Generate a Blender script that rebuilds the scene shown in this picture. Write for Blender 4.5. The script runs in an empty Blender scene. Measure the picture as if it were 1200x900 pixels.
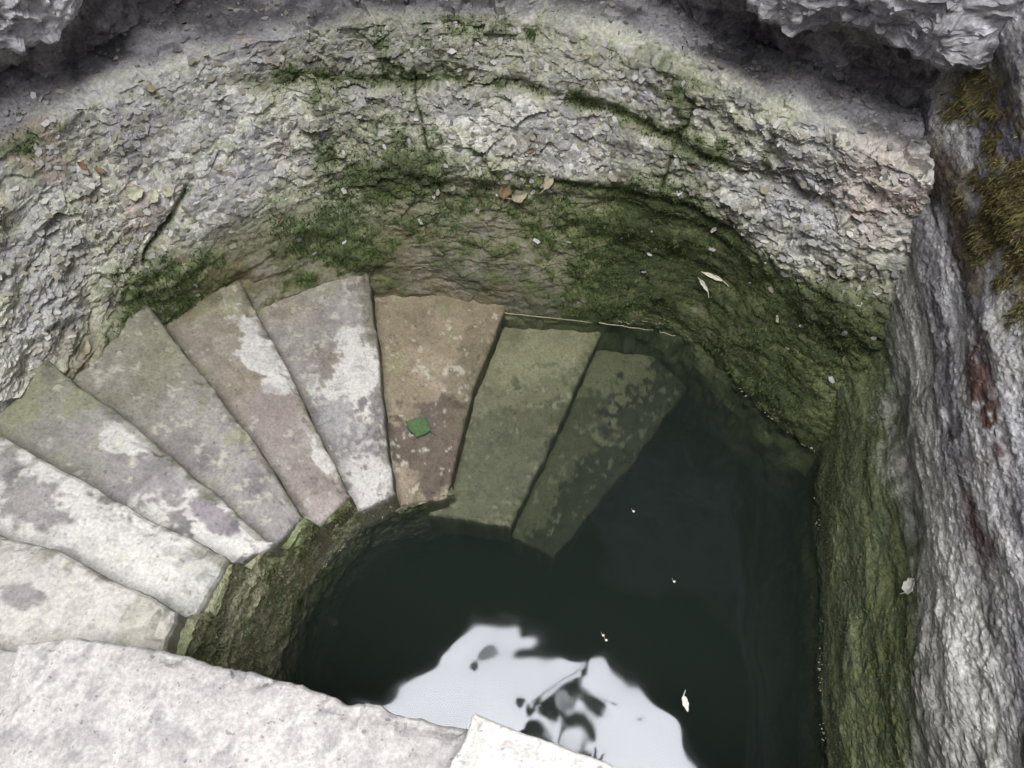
import bpy, bmesh, math, random
import numpy as np
from mathutils import Vector, Matrix, Euler

R = math.radians
rnd = random.Random(7)
scn = bpy.context.scene
col = scn.collection

# ------------------------------------------------------------------ camera
cam_d = bpy.data.cameras.new('camera')
cam = bpy.data.objects.new('camera', cam_d)
col.objects.link(cam)
cam.location = (0, 0, 2.4)
cam.rotation_euler = (R(30), 0, 0)          # 60 degrees below the horizontal
cam_d.sensor_width = 36
cam_d.lens = 27                              # f = 900 px on a 1200 px frame
cam_d.clip_start = 0.05
cam_d.clip_end = 300
scn.camera = cam

# ------------------------------------------------------------------ daylight
SUN_TILT = 7                                 # degrees from the zenith, towards the viewer's back
world = bpy.data.worlds.new('World')
scn.world = world
world.use_nodes = True
wn = world.node_tree.nodes
wl = world.node_tree.links
bg = wn['Background']
sky = wn.new('ShaderNodeTexSky')
sky.sky_type = 'NISHITA'
sky.sun_disc = False
sky.sun_elevation = R(90 - SUN_TILT)
sky.sun_rotation = R(180)
sky.dust_density = 4.0
hs = wn.new('ShaderNodeHueSaturation')       # overcast: the blue washed out
hs.inputs['Saturation'].default_value = 0.35
wl.new(sky.outputs['Color'], hs.inputs['Color'])
wl.new(hs.outputs['Color'], bg.inputs['Color'])
bg.inputs['Strength'].default_value = 0.15

sun_d = bpy.data.lights.new('sun', 'SUN')
sun_d.energy = 1.5
sun_d.angle = R(38)
sun_d.color = (0.985, 0.99, 1.0)
sun = bpy.data.objects.new('sun', sun_d)
sun.rotation_euler = (R(SUN_TILT), 0, 0)
sun.location = (0, -1, 9)
col.objects.link(sun)

vs = scn.view_settings
vs.view_transform = 'Standard'
vs.look = 'None'
vs.exposure = 1.45
vs.gamma = 1
vs.use_curve_mapping = False
scn.cycles.use_denoising = True
scn.cycles.max_bounces = 8
scn.cycles.transparent_max_bounces = 12

# ------------------------------------------------------------------ noise
_rs = np.random.RandomState(11)
PERM = np.tile(_rs.permutation(256), 3).astype(np.int32)
RV = _rs.rand(256).astype(np.float32)
RV3 = (_rs.rand(256, 3) * 2 - 1).astype(np.float32)

def vnoise(p):
    """value noise in -1..1 at points p (n,3)"""
    p = np.asarray(p, np.float32)
    i = np.floor(p).astype(np.int32)
    f = p - i
    f = f * f * f * (f * (f * 6 - 15) + 10)
    i &= 255
    x, y, z = i[:, 0], i[:, 1], i[:, 2]
    a0, a1 = PERM[x], PERM[x + 1]
    out = 0
    for dx, ax in ((0, a0), (1, a1)):
        wx = f[:, 0] if dx else 1 - f[:, 0]
        for dy in (0, 1):
            wy = f[:, 1] if dy else 1 - f[:, 1]
            b = PERM[ax + y + dy]
            for dz in (0, 1):
                wz = f[:, 2] if dz else 1 - f[:, 2]
                out = out + wx * wy * wz * RV[PERM[b + z + dz]]
    return out * 2 - 1

def fbm(p, scale=1.0, octaves=4, gain=0.5, seed=0.0, stretch=(1, 1, 1)):
    p = np.asarray(p, np.float32) * np.array(stretch, np.float32) * scale + np.float32(seed * 17.31 + 40)
    a, s, tot = 1.0, 0, 0.0
    for k in range(octaves):
        s = s + a * vnoise(p)
        tot += a
        a *= gain
        p = p * 2.03 + 9.7
    return s / tot * 1.5

def plates(p, scale, seed=0.0, stretch=(1, 1, 1), tilt=0.8):
    """chipped rock: every cell is a small plate with its own height and tilt; returns height, cell value, edge distance"""
    p = np.asarray(p, np.float32) * np.array(stretch, np.float32) * scale + np.float32(seed * 13.7 + 50)
    i0 = np.floor(p).astype(np.int32)
    n = len(p)
    best = np.full(n, 1e9, np.float32)
    second = np.full(n, 1e9, np.float32)
    bh = np.zeros(n, np.int32)
    bd = np.zeros((n, 3), np.float32)
    for dx in (-1, 0, 1):
        for dy in (-1, 0, 1):
            for dz in (-1, 0, 1):
                c = i0 + np.array((dx, dy, dz), np.int32)
                h = PERM[PERM[PERM[c[:, 0] & 255] + (c[:, 1] & 255)] + (c[:, 2] & 255)]
                q = c + 0.5 + 0.45 * RV3[h]
                d = p - q
                dd = (d * d).sum(1)
                m = dd < best
                second = np.where(m, best, np.minimum(second, dd))
                best = np.where(m, dd, best)
                bh = np.where(m, h, bh)
                bd[m] = d[m]
    t = RV3[(bh * 7 + 3) & 255]
    height = RV[bh] - 0.5 + tilt * (bd * t).sum(1)
    return height, RV[(bh * 5 + 9) & 255], np.sqrt(second) - np.sqrt(best)

def sm(a, b, x):
    t = np.clip((x - a) / (b - a), 0, 1)
    return t * t * (3 - 2 * t)

def mixc(a, b, t):
    a = np.asarray(a, np.float32)
    b = np.asarray(b, np.float32)
    t = np.asarray(t, np.float32)[..., None]
    return a * (1 - t) + b * t

def blob(P, c, r, soft=0.4):
    """1 inside an ellipsoid round c, fading to 0"""
    d = (P - np.array(c, np.float32)) / np.array(r, np.float32)
    return 1 - sm(1 - soft, 1 + soft, np.sqrt((d * d).sum(-1)))

def catmull(pts, ts):
    pts = np.asarray(pts, np.float64)
    n = len(pts)
    ts = np.clip(np.asarray(ts), 0, n - 1 - 1e-6)
    i = np.floor(ts).astype(int)
    f = (ts - i)[:, None]
    p0 = pts[np.clip(i - 1, 0, n - 1)]
    p1 = pts[i]
    p2 = pts[np.clip(i + 1, 0, n - 1)]
    p3 = pts[np.clip(i + 2, 0, n - 1)]
    return 0.5 * (2 * p1 + (p2 - p0) * f + (2 * p0 - 5 * p1 + 4 * p2 - p3) * f ** 2 + (3 * p1 - p0 - 3 * p2 + p3) * f ** 3)

def resample(poly, n):
    """n points evenly along a polyline"""
    poly = np.asarray(poly, np.float64)
    d = np.r_[0, np.cumsum(np.linalg.norm(np.diff(poly, axis=0), axis=1))]
    s = np.linspace(0, d[-1], n)
    return np.stack([np.interp(s, d, poly[:, k]) for k in range(poly.shape[1])], 1)

# ------------------------------------------------------------------ mesh helpers
def grid_normals(P):
    du = np.gradient(P, axis=1)
    dv = np.gradient(P, axis=0)
    n = np.cross(du, dv)
    return n / np.maximum(np.linalg.norm(n, axis=2, keepdims=True), 1e-9)

def mesh_from(name, V, F, mat, albedo=None, rough=None, smooth=False, parent=None):
    me = bpy.data.meshes.new(name)
    if isinstance(F, np.ndarray):
        nv, nf, k = len(V), len(F), F.shape[1]
        me.vertices.add(nv)
        me.vertices.foreach_set('co', np.ascontiguousarray(V, np.float32).ravel())
        me.loops.add(nf * k)
        me.loops.foreach_set('vertex_index', np.ascontiguousarray(F, np.int32).ravel())
        me.polygons.add(nf)
        me.polygons.foreach_set('loop_start', np.arange(0, nf * k, k, dtype=np.int32))
        me.polygons.foreach_set('loop_total', np.full(nf, k, np.int32))
        me.update(calc_edges=True)
    else:
        me.from_pydata([tuple(v) for v in V], [], F)
        me.update()
    if albedo is not None:
        a = me.color_attributes.new('albedo', 'FLOAT_COLOR', 'POINT')
        c = np.ones((len(V), 4), np.float32)
        c[:, :3] = np.asarray(albedo, np.float32).reshape(-1, 3)
        a.data.foreach_set('color', c.ravel())
    if rough is not None:
        a = me.attributes.new('rough', 'FLOAT', 'POINT')
        a.data.foreach_set('value', np.ascontiguousarray(np.broadcast_to(rough, (len(V),)), np.float32))
    me.polygons.foreach_set('use_smooth', np.full(len(me.polygons), bool(smooth)))
    me.materials.append(mat)
    o = bpy.data.objects.new(name, me)
    col.objects.link(o)
    if parent is not None:
        o.parent = parent
    return o

def grid_faces(nv, nu, flip=False):
    idx = np.arange(nv * nu, dtype=np.int32).reshape(nv, nu)
    a, b, c, d = idx[:-1, :-1], idx[:-1, 1:], idx[1:, 1:], idx[1:, :-1]
    q = np.stack([a, b, c, d] if not flip else [a, d, c, b], -1)
    return q.reshape(-1, 4)

def grid_object(name, P, mat, albedo, rough, flip=False, smooth=False):
    nv, nu = P.shape[:2]
    return mesh_from(name, P.reshape(-1, 3), grid_faces(nv, nu, flip), mat, albedo, rough, smooth)

def tag(o, label=None, cat=None, group=None, kind=None):
    if label:
        o['label'] = label
    if cat:
        o['category'] = cat
    if group:
        o['group'] = group
    if kind:
        o['kind'] = kind
    return o

# ------------------------------------------------------------------ materials
def base_mat(name):
    m = bpy.data.materials.new(name)
    m.use_nodes = True
    nt = m.node_tree
    return m, nt, nt.nodes['Principled BSDF']

def rock_mat(name, fine=95, coarse=30, lo=0.72, hi=1.22, bump=0.5, dist=0.006, pit=0.0, pit_at=.64):
    """rock: its own colours from the mesh, fine mottling and grain from noise"""
    m, nt, bs = base_mat(name)
    N, L = nt.nodes, nt.links
    at = N.new('ShaderNodeAttribute')
    at.attribute_name = 'albedo'
    ar = N.new('ShaderNodeAttribute')
    ar.attribute_name = 'rough'
    tc = N.new('ShaderNodeTexCoord')
    n1 = N.new('ShaderNodeTexNoise')
    n1.inputs['Scale'].default_value = fine
    n1.inputs['Detail'].default_value = 5
    n1.inputs['Roughness'].default_value = 0.65
    n2 = N.new('ShaderNodeTexNoise')
    n2.inputs['Scale'].default_value = coarse
    n2.inputs['Detail'].default_value = 6
    n2.inputs['Roughness'].default_value = 0.6
    for n in (n1, n2):
        L.new(tc.outputs['Object'], n.inputs['Vector'])
    mr = N.new('ShaderNodeMapRange')
    mr.inputs['From Min'].default_value = 0.3
    mr.inputs['From Max'].default_value = 0.7
    mr.inputs['To Min'].default_value = lo
    mr.inputs['To Max'].default_value = hi
    L.new(n1.outputs['Fac'], mr.inputs['Value'])
    mx = N.new('ShaderNodeMix')
    mx.data_type = 'RGBA'
    mx.blend_type = 'MULTIPLY'
    mx.inputs[0].default_value = 1
    L.new(at.outputs['Color'], mx.inputs[6])
    L.new(mr.outputs['Result'], mx.inputs[7])
    src = mx.outputs[2]
    if pit:
        vo = N.new('ShaderNodeTexNoise')
        vo.inputs['Scale'].default_value = 60
        vo.inputs['Detail'].default_value = 3
        L.new(tc.outputs['Object'], vo.inputs['Vector'])
        mp = N.new('ShaderNodeMapRange')
        mp.inputs['From Min'].default_value = pit_at
        mp.inputs['From Max'].default_value = pit_at + .05
        mp.inputs['To Min'].default_value = 1
        mp.inputs['To Max'].default_value = 1 - pit
        L.new(vo.outputs['Fac'], mp.inputs['Value'])
        m2 = N.new('ShaderNodeMix')
        m2.data_type = 'RGBA'
        m2.blend_type = 'MULTIPLY'
        m2.inputs[0].default_value = 1
        L.new(src, m2.inputs[6])
        L.new(mp.outputs['Result'], m2.inputs[7])
        src = m2.outputs[2]
    L.new(src, bs.inputs['Base Color'])
    L.new(ar.outputs['Fac'], bs.inputs['Roughness'])
    ad = N.new('ShaderNodeMath')
    ad.operation = 'MULTIPLY_ADD'
    ad.inputs[1].default_value = 0.5
    L.new(n1.outputs['Fac'], ad.inputs[0])
    L.new(n2.outputs['Fac'], ad.inputs[2])
    bp = N.new('ShaderNodeBump')
    bp.inputs['Strength'].default_value = bump
    bp.inputs['Distance'].default_value = dist
    L.new(ad.outputs['Value'], bp.inputs['Height'])
    L.new(bp.outputs['Normal'], bs.inputs['Normal'])
    bs.inputs['Specular IOR Level'].default_value = 0.22
    return m

def plain_mat(name, rgb, rough=0.7, var=0.25, scale=40):
    m, nt, bs = base_mat(name)
    N, L = nt.nodes, nt.links
    tc = N.new('ShaderNodeTexCoord')
    n1 = N.new('ShaderNodeTexNoise')
    n1.inputs['Scale'].default_value = scale
    n1.inputs['Detail'].default_value = 4
    L.new(tc.outputs['Object'], n1.inputs['Vector'])
    cr = N.new('ShaderNodeValToRGB')
    cr.color_ramp.elements[0].position = 0.3
    cr.color_ramp.elements[1].position = 0.7
    cr.color_ramp.elements[0].color = tuple(c * (1 - var) for c in rgb) + (1,)
    cr.color_ramp.elements[1].color = tuple(min(1, c * (1 + var)) for c in rgb) + (1,)
    L.new(n1.outputs['Fac'], cr.inputs['Fac'])
    L.new(cr.outputs['Color'], bs.inputs['Base Color'])
    bs.inputs['Roughness'].default_value = rough
    return m

M_rock = rock_mat('flaky_rock', 85, 34, 0.62, 1.3, 0.6, 0.008)
M_face = rock_mat('streaked_rock', 120, 45, 0.6, 1.36, 0.6, 0.007, 0.45, .60)
M_step = rock_mat('worn_stone', 110, 30, 0.74, 1.22, 0.45, 0.006, 0.3)
M_slab = rock_mat('pale_stone', 120, 34, 0.72, 1.24, 0.6, 0.006, 0.5)
M_mossw = rock_mat('mossy_stone', 110, 45, 0.5, 1.5, 0.9, 0.010)

def attr_leaf_mat(name, rough=0.7):
    m, nt, bs = base_mat(name)
    at = nt.nodes.new('ShaderNodeAttribute')
    at.attribute_name = 'albedo'
    nt.links.new(at.outputs['Color'], bs.inputs['Base Color'])
    bs.inputs['Roughness'].default_value = rough
    bs.inputs['Specular IOR Level'].default_value = 0.2
    return m

M_bits = attr_leaf_mat('rock_chips', 0.85)
M_moss = attr_leaf_mat('moss_fronds', 0.9)

MOSS_D = (0.034, 0.045, 0.018)
MOSS_M = (0.074, 0.112, 0.034)
MOSS_O = (0.145, 0.165, 0.072)
GREY_L = (0.66, 0.65, 0.62)
GREY_M = (0.29, 0.285, 0.275)
GREY_D = (0.17, 0.165, 0.175)
MUD = (0.165, 0.135, 0.090)

# ------------------------------------------------------------------ the well wall round the stairs
W = [(-1.45, -.70), (-1.47, -.1), (-1.46, .45), (-1.38, .90), (-1.18, 1.36), (-1.00, 1.55), (-.70, 1.70), (-.32, 1.75), (0, 1.705),
     (.29, 1.675), (.61, 1.62), (.84, 1.385), (1.02, 1.16), (1.35, .95)]
T = [(-1.62, -.75), (-1.68, -.1), (-1.66, .58), (-1.56, 1.12), (-1.40, 1.58), (-1.22, 1.77), (-.95, 2.00), (-.58, 2.15), (-.12, 2.17),
     (.25, 2.09), (.57, 1.89), (.84, 1.72), (1.06, 1.54), (1.45, 1.30)]
TZ = [.93, .93, .93, .92, .90, .90, .89, .89, .90, .90, .89, .89, .89, .90]
NU = 980
ts = np.concatenate([np.linspace(0, 2.4, 90, endpoint=False), np.linspace(2.4, 12.2, 850, endpoint=False), np.linspace(12.2, 13, 40)])
NU = len(ts)
Wc, Tc = catmull(W, ts), catmull(T, ts)
Zc = catmull(np.array(TZ)[:, None].repeat(2, 1), ts)[:, 0]
# profile rows: (height as a fraction of the rim, extra outward offset)
rows = []
for a in np.linspace(-1.25, -0.06, 26):
    rows.append((a, 0.0, a))
for a in np.linspace(-0.03, 1.0, 250):
    rows.append((a, 0.0, a))
for k, a in enumerate(np.linspace(0.02, 1, 110)):
    rows.append((1 + 0.045 * math.sin(min(a * 2.2, 1) * math.pi / 2) - 0.05 * a, a * 0.55, 1 + a))
NV = len(rows)
out2 = Tc - Wc
out2 /= np.linalg.norm(out2, axis=1, keepdims=True)
P = np.zeros((NV, NU, 3))
VV = np.zeros((NV, NU))
for r, (h, ext, v) in enumerate(rows):
    hh = np.clip(h, -1.3, 1)
    # concave below, belly above
    f = hh - 0.10 * math.sin(np.clip(hh, 0, 1) * math.pi)
    if hh < 0:
        f = hh * 0.25
    xy = Wc + (Tc - Wc) * f + out2 * ext
    P[r, :, :2] = xy
    P[r, :, 2] = Zc * h
    VV[r] = v
Q0 = P.reshape(-1, 3).astype(np.float32)
z = P[..., 2]
tt = np.broadcast_to(ts, (NV, NU))
# courses: a groove high up, a lip that overhangs the mossy belt, upright joints between blocks
lowfreq = fbm(Q0, 1.6, 3, 0.5, 1).reshape(NV, NU)
def wob(seed, s=2.2, amp=0.05):
    return fbm(np.stack([Q0[:, 0], Q0[:, 1], Q0[:, 2] * 0.2], 1), s, 3, 0.5, seed).reshape(NV, NU) * amp
zg1 = z - 0.755 - wob(2) + 0.02 * (tt - 8)
groove1 = np.exp(-(zg1 / 0.022) ** 2) * sm(5.6, 6.6, tt) * (1 - sm(11.2, 11.8, tt))
zg2 = z - 0.49 - wob(3) + 0.035 * np.clip(tt - 10, 0, 3)
lip = sm(-0.055, 0.0, zg2) - sm(0.0, 0.30, zg2)
groove2 = np.exp(-(zg2 / 0.018) ** 2) * sm(7.8, 8.6, tt) * (1 - sm(10.2, 10.8, tt))
zg3 = z - 0.52 - wob(4, 2, 0.06) + 0.16 * (5.0 - tt)
groove3 = np.exp(-(zg3 / 0.014) ** 2) * sm(4.4, 4.7, tt) * (1 - sm(5.3, 5.6, tt))
joint = 0
for jt, jw in ((7.25, .05), (9.35, .05), (10.62, .08)):
    joint = joint + np.exp(-((tt - jt - wob(5, 4, 0.9)) / jw) ** 2) * sm(0.5, 0.58, z) * (1 - sm(0.80, 0.86, z))
off = -0.035 * groove1 + 0.045 * lip * sm(6.0, 7.5, tt) * (1 - .75 * sm(9.9, 10.8, tt)) - 0.035 * groove2 - 0.045 * groove3 - 0.03 * np.clip(joint, 0, 1)
off += -0.035 * np.exp(-((z - 0.30) / 0.14) ** 2) * sm(8.5, 9.5, tt)
# hollow at the left (the dark hole in the pale rock)
P0 = P.copy()
nrm = grid_normals(P)
if (nrm[150, 500, 1]) > 0:
    nrm = -nrm
disp = off * .8 + lowfreq * 0.03 + fbm(Q0, 5.5, 4, 0.55, 6, (1, 1, 1.6)).reshape(NV, NU) * 0.022
upper = sm(0.30, 0.55, z + 0.1 * lowfreq)
pl1, pc1, pe1 = [a.reshape(NV, NU) for a in plates(Q0 + 0.02 * np.stack([fbm(Q0, 9, 2, .5, 7)] * 3, 1), 13, 1, (.8, .8, 2.2), 1.0)]
pl2, pc2, pe2 = [a.reshape(NV, NU) for a in plates(Q0 + 0.012 * np.stack([fbm(Q0, 18, 2, .5, 8)] * 3, 1), 34, 2, (1, 1, 1.7), 1.0)]
pl3, pc3, pe3 = [a.reshape(NV, NU) for a in plates(Q0 + 0.006 * np.stack([fbm(Q0, 30, 2, .5, 10)] * 3, 1), 62, 4, (1, 1, 1.5), 1.0)]
rim = sm(1.05, 1.5, VV)
calm = .35 + .75 * sm(-.35, .35, fbm(Q0, 2.6, 3, .5, 27)).reshape(NV, NU)
amt = calm * (0.35 + 0.65 * upper) * (1 + 0.7 * rim)
disp += pl1 * 0.017 * amt + pl3 * 0.003 * amt + pl2 * 0.007 * amt * (0.6 + 0.5 * sm(-.3, .4, fbm(Q0, 3, 2, .5, 9).reshape(NV, NU)))
P += nrm * disp[..., None]
Q = P.reshape(-1, 3).astype(np.float32)
WALL_P, WALL_N = P, grid_normals(P)
if WALL_N[150, 500, 1] > 0:
    WALL_N = -WALL_N

# colours of the wall
n_big = fbm(Q0, 2.3, 4, 0.55, 20).reshape(NV, NU)
n_mid = fbm(Q0, 7, 4, 0.6, 21).reshape(NV, NU)
n_fin = fbm(Q0, 24, 3, 0.6, 22).reshape(NV, NU)
n_b2 = fbm(Q0, 3.1, 4, 0.55, 23).reshape(NV, NU)
grey = mixc(GREY_M, GREY_L, sm(-0.6, 0.6, n_mid + 1.1 * (pc1 - 0.5) + 0.6 * (pc2 - 0.5) + 0.5 * (pc3 - 0.5) + 0.5 * n_fin))
grey = mixc(grey, (0.45, 0.445, 0.37), sm(-0.2, 0.6, n_b2) * 0.5)
grey = mixc(grey, (0.38, 0.37, 0.40), sm(0.1, 0.8, fbm(Q0, 4, 3, .5, 24).reshape(NV, NU)) * 0.6)
grey = mixc(grey, (0.40, 0.31, 0.27), sm(0.45, 0.8, fbm(Q0, 5, 3, .5, 25).reshape(NV, NU)) * 0.6)
low = mixc((0.225, 0.215, 0.165), (0.12, 0.125, 0.085), sm(-0.4, 0.5, n_mid + 0.4 * n_fin))
low = mixc(low, MUD, sm(0.1, 0.7, n_b2) * 0.7)
low = mixc(low, (0.075, 0.088, 0.055), sm(8.2, 9.8, tt) * (0.5 + 0.4 * n_big))
hz = 0.43 + 0.10 * sm(7.5, 10, tt) * (1 - sm(10.8, 11.6, tt)) - 0.10 * sm(9.5, 10.5, 5 + 6 - tt) * 0 - 0.12 * (1 - sm(3.5, 6.0, tt)) + 0.13 * sm(11.1, 11.8, tt)
t_low = 1 - sm(-0.16, 0.16, z - hz + 0.13 * n_big + 0.09 * n_mid + 0.06 * n_fin + 0.08 * (pc2 - .5))
c = mixc(grey, low, t_low)
mo = -0.10 + 0.42 * t_low + 0.65 * n_big + 0.5 * n_mid + 0.5 * n_fin + 0.35 * (pc2 - .5) + 0.5 * np.clip(groove1 + groove2 + groove3 + joint, 0, 1)
mo += 0.55 * t_low * sm(8.6, 9.6, tt) + 0.45 * np.exp(-((zg1 - 0.02) / 0.05) ** 2) * sm(5.8, 6.8, tt) * (1 - sm(10.6, 11.2, tt))
Pb = P0
for ctr, rad, w in (((-.42, 2.02, .55), (.24, .25, .13), .55), ((-.18, 1.98, .47), (.35, .3, .10), .55), ((.52, 1.83, .55), (.20, .25, .28), .55),
                    ((.30, 1.85, .28), (.4, .3, .18), .5), ((.95, 1.35, .42), (.16, .25, .36), .6), ((-.95, 1.62, .33), (.35, .35, .10), .35),
                    ((-1.25, 1.35, .40), (.22, .35, .10), .55), ((-1.45, 1.15, .72), (.12, .2, .14), .35), ((-.10, 2.1, .86), (.55, .2, .06), .45),
                    ((.45, 1.95, .86), (.2, .2, .06), .6), ((-1.1, 1.8, .8), (.2, .2, .06), .25)):
    mo = mo + w * blob(Pb, ctr, rad, .6)
mo = mo - 0.8 * blob(Pb, (.88, 1.68, .62), (.22, .35, .16), .5) - 0.5 * blob(Pb, (-.25, 1.75, .08), (.4, .2, .14), .5)
mo = mo - 0.7 * rim - 0.22 * sm(.45, .6, z) * (1 - np.clip(groove1 + groove2 + groove3 + joint, 0, 1)) - 0.35 * blob(Pb, (-1.5, 1.2, .55), (.25, .5, .3), .4)
m1 = sm(-0.15, 1.0, mo)
c = mixc(c, c * np.array((.88, .90, .74), np.float32), sm(-.5, .4, mo + .3 * n_b2) * (1 - rim) * .8)
mossc = mixc(MOSS_O, MOSS_M, sm(-0.3, 0.5, n_fin + 0.6 * n_big))
mossc = mixc(mossc, MOSS_D, sm(0.75, 1.5, mo) * 0.85)
mossc = mixc(mossc, (.052, .066, .030), sm(8.6, 9.8, tt) * t_low * sm(-.5, .3, n_mid + .6 * n_b2) * .75)
c = mixc(c, mossc, m1 * 0.9)
# pinkish bare stone at the right shoulder, pale fresh scar at the left
c = mixc(c, (0.48, 0.37, 0.34), 0.4 * blob(Pb, (1.02, 1.55, .82), (.10, .16, .13), .6))
c = mixc(c, (0.42, 0.44, 0.34), 0.9 * blob(Pb, (-1.47, 1.36, .74), (.05, .06, .14), .6))
# damp earth and painted-in overhang shade on the ledge, wet dark foot of the wall
c = mixc(c, mixc((0.10, 0.097, 0.10), (0.25, 0.243, 0.25), sm(-.2, .5, n_mid + .4 * n_fin)), sm(1.05, 1.22, VV + 0.08 * n_big + .04 * n_mid))
wet = 1 - sm(0.0, 0.22, z + 0.05 * n_mid)
c = mixc(c, mixc((.075, .09, .045), (.16, .17, .095), sm(-.4, .4, n_mid + n_fin)), 1 - sm(-.03, .0, z))     # drowned algae
c = c * (1 - 0.42 * wet * sm(-.06, .0, z) * sm(6.5, 9, tt))[..., None]
rough = 0.92 - 0.35 * wet
WALL_MOSS = m1
P += WALL_N * (m1 * (.003 + .016 * np.clip(fbm(Q0, 13, 3, .6, 26).reshape(NV, NU), 0, 1)))[..., None]     # cushions
WALL_P = P
well = grid_object('well_wall', P, M_rock, c, rough.ravel(), flip=True)
tag(well, 'rough flaky grey wall curving behind the steps, its lower half green with moss', 'wall')

# ------------------------------------------------------------------ the upright rock on the right
FW = [(1.09, 1.98), (1.065, 1.62), (1.06, 1.30), (1.055, 1.10), (1.012, .90), (.972, .58), (.912, .25), (.885, -.20), (.88, -.7), (.95, -1.3)]
nu, nv = 620, 420
fx = np.concatenate([np.linspace(0, 7, 540, endpoint=False), np.linspace(7, 9, 80)])
Fc = catmull(FW, fx)
tang = np.gradient(Fc, axis=0)
tang /= np.linalg.norm(tang, axis=1, keepdims=True)
inn = np.stack([tang[:, 1], -tang[:, 0]], 1)      # towards the pool
if inn[300, 0] > 0:
    inn = -inn
zr = np.concatenate([np.linspace(-1.1, -.05, 24, endpoint=False), np.linspace(-.05, 1.45, 320, endpoint=False), np.linspace(1.45, 5.2, 76)])
nu, nv = len(fx), len(zr)
P = np.zeros((nv, nu, 3))
for r, zz in enumerate(zr):
    lean = -0.02 * zz - 0.07 * max(0, zz - .4) - 0.05 * max(0, zz - .9) - 0.12 * max(0, zz - 1.3) - 0.03 * math.exp(-((zz - .45) / .12) ** 2)
    P[r, :, :2] = Fc + inn * lean
    P[r, :, 2] = zz
Q0 = P.reshape(-1, 3).astype(np.float32)
nrm = grid_normals(P)
if nrm[200, 300, 0] > 0:
    nrm = -nrm
st = (1, .28, 1)
d = fbm(Q0, 3.0, 4, .5, 31, (1, .5, 1)) * 0.035 + fbm(Q0, 14, 5, .62, 32, st) * 0.006
d = d + fbm(Q0, 20, 4, .62, 33, (1, .5, 1)) * 0.004 + fbm(Q0, 60, 3, .7, 34) * 0.003 + np.abs(fbm(Q0, 9, 3, .6, 35, (1, .2, 1))) * -0.005
P += nrm * d.reshape(nv, nu)[..., None]
FACE_P, FACE_N = P, grid_normals(P)
if FACE_N[200, 300, 0] > 0:
    FACE_N = -FACE_N
z = P[..., 2]
G = lambda a: a.reshape(nv, nu)
nb, nm, nf = G(fbm(Q0, 2.2, 4, .55, 41)), G(fbm(Q0, 8, 4, .6, 42)), G(fbm(Q0, 30, 3, .6, 43))
sk, sk2 = G(fbm(Q0, 7, 5, .65, 44, (1, .2, 1))), G(fbm(Q0, 13, 5, .68, 45, (1, .15, 1)))
pale = mixc((0.36, 0.355, 0.33), (0.72, 0.71, 0.67), sm(-.45, .45, .6 * nm + .6 * nf + .6 * sk2))
blue = mixc((0.15, 0.145, 0.175), (0.54, 0.535, 0.555), sm(-.40, .45, sk + .5 * sk2 + .4 * nf))
c = mixc(pale, blue, sm(.68, .90, z + .10 * sk + .06 * nb + 0.05 * P[..., 1]))
c = mixc(c, (0.66, .65, .65), sm(.15, .5, sk2 + .3 * nf) * sm(.55, .8, z) * .7)
dark = sm(.10, .45, -sk2 + .25 * nf + .2 * nm) * sm(.60, .82, z)
c = mixc(c, (0.050, .042, .050), dark * .85)
green = 1 - sm(-.09, .07, z - .47 - .07 * sm(1.05, 1.3, P[..., 1]) + .09 * nb + .05 * sk + .05 * nm + .03 * nf - .05 * (1 - sm(.1, .9, P[..., 1])))
gcol = mixc((0.088, 0.112, 0.062), (0.165, 0.195, 0.088), sm(-.3, .5, sk2 + .4 * nf))
gcol = mixc(gcol, MOSS_D, sm(.1, .8, nb + .5 * nm + .4 * sk2) * .55)
gcol = mixc(gcol, (.10, .115, .032), blob(P, (.95, .35, .38), (.2, .30, .13), .6) * sm(-.2, .3, nm + nf) * .9)
c = mixc(c, gcol, green * .95)
# rust, brown wet stains, golden moss hanging from the top, white lime streaks
wp = P + 0.04 * np.stack([nm, nb, nm], -1)
c = mixc(c, (0.115, .055, .034), .8 * blob(wp, (1.18, .80, .92), (.3, .15, .05), .6) * sm(-.5, .2, nf + nm))
c = mixc(c, (0.070, .030, .026), .9 * blob(wp, (1.15, .54, .815), (.3, .13, .04), .6))
c = mixc(c, (0.055, .040, .028), .95 * blob(wp, (1.2, 1.36, .93), (.3, .22, .055), .6))
c = mixc(c, (0.075, .07, .075), .85 * blob(wp, (1.15, .95, .79), (.3, .42, .03), .7) * sm(-.4, .3, nf + sk2))
gold = blob(wp, (1.24, 1.30, 1.07), (.25, .42, .13), .6) * sm(-.5, .3, nm + nf + .3)
c = mixc(c, mixc((0.10, .075, .035), (0.19, .165, .06), sm(-.3, .4, nf + nm)), gold * .9)
c = mixc(c, (0.66, .67, .70), .85 * blob(wp, (1.2, .66, .985), (.3, .14, .04), .5))
c = mixc(c, (0.58, .57, .54), .8 * blob(wp, (1.05, .28, .63), (.3, .26, .03), .6))
wet = 1 - sm(0.0, .28, z + .06 * nb)
c = c * (1 - .25 * wet)[..., None]
face = grid_object('rock_face', P, M_face, c, (0.95 - .3 * wet).ravel())
tag(face, 'upright rock wall beside the pool, mossy below, violet and rusty streaks above', 'rock wall')
FACE_GOLD, FACE_GREEN, FACE_NM = gold, green, nm

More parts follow.
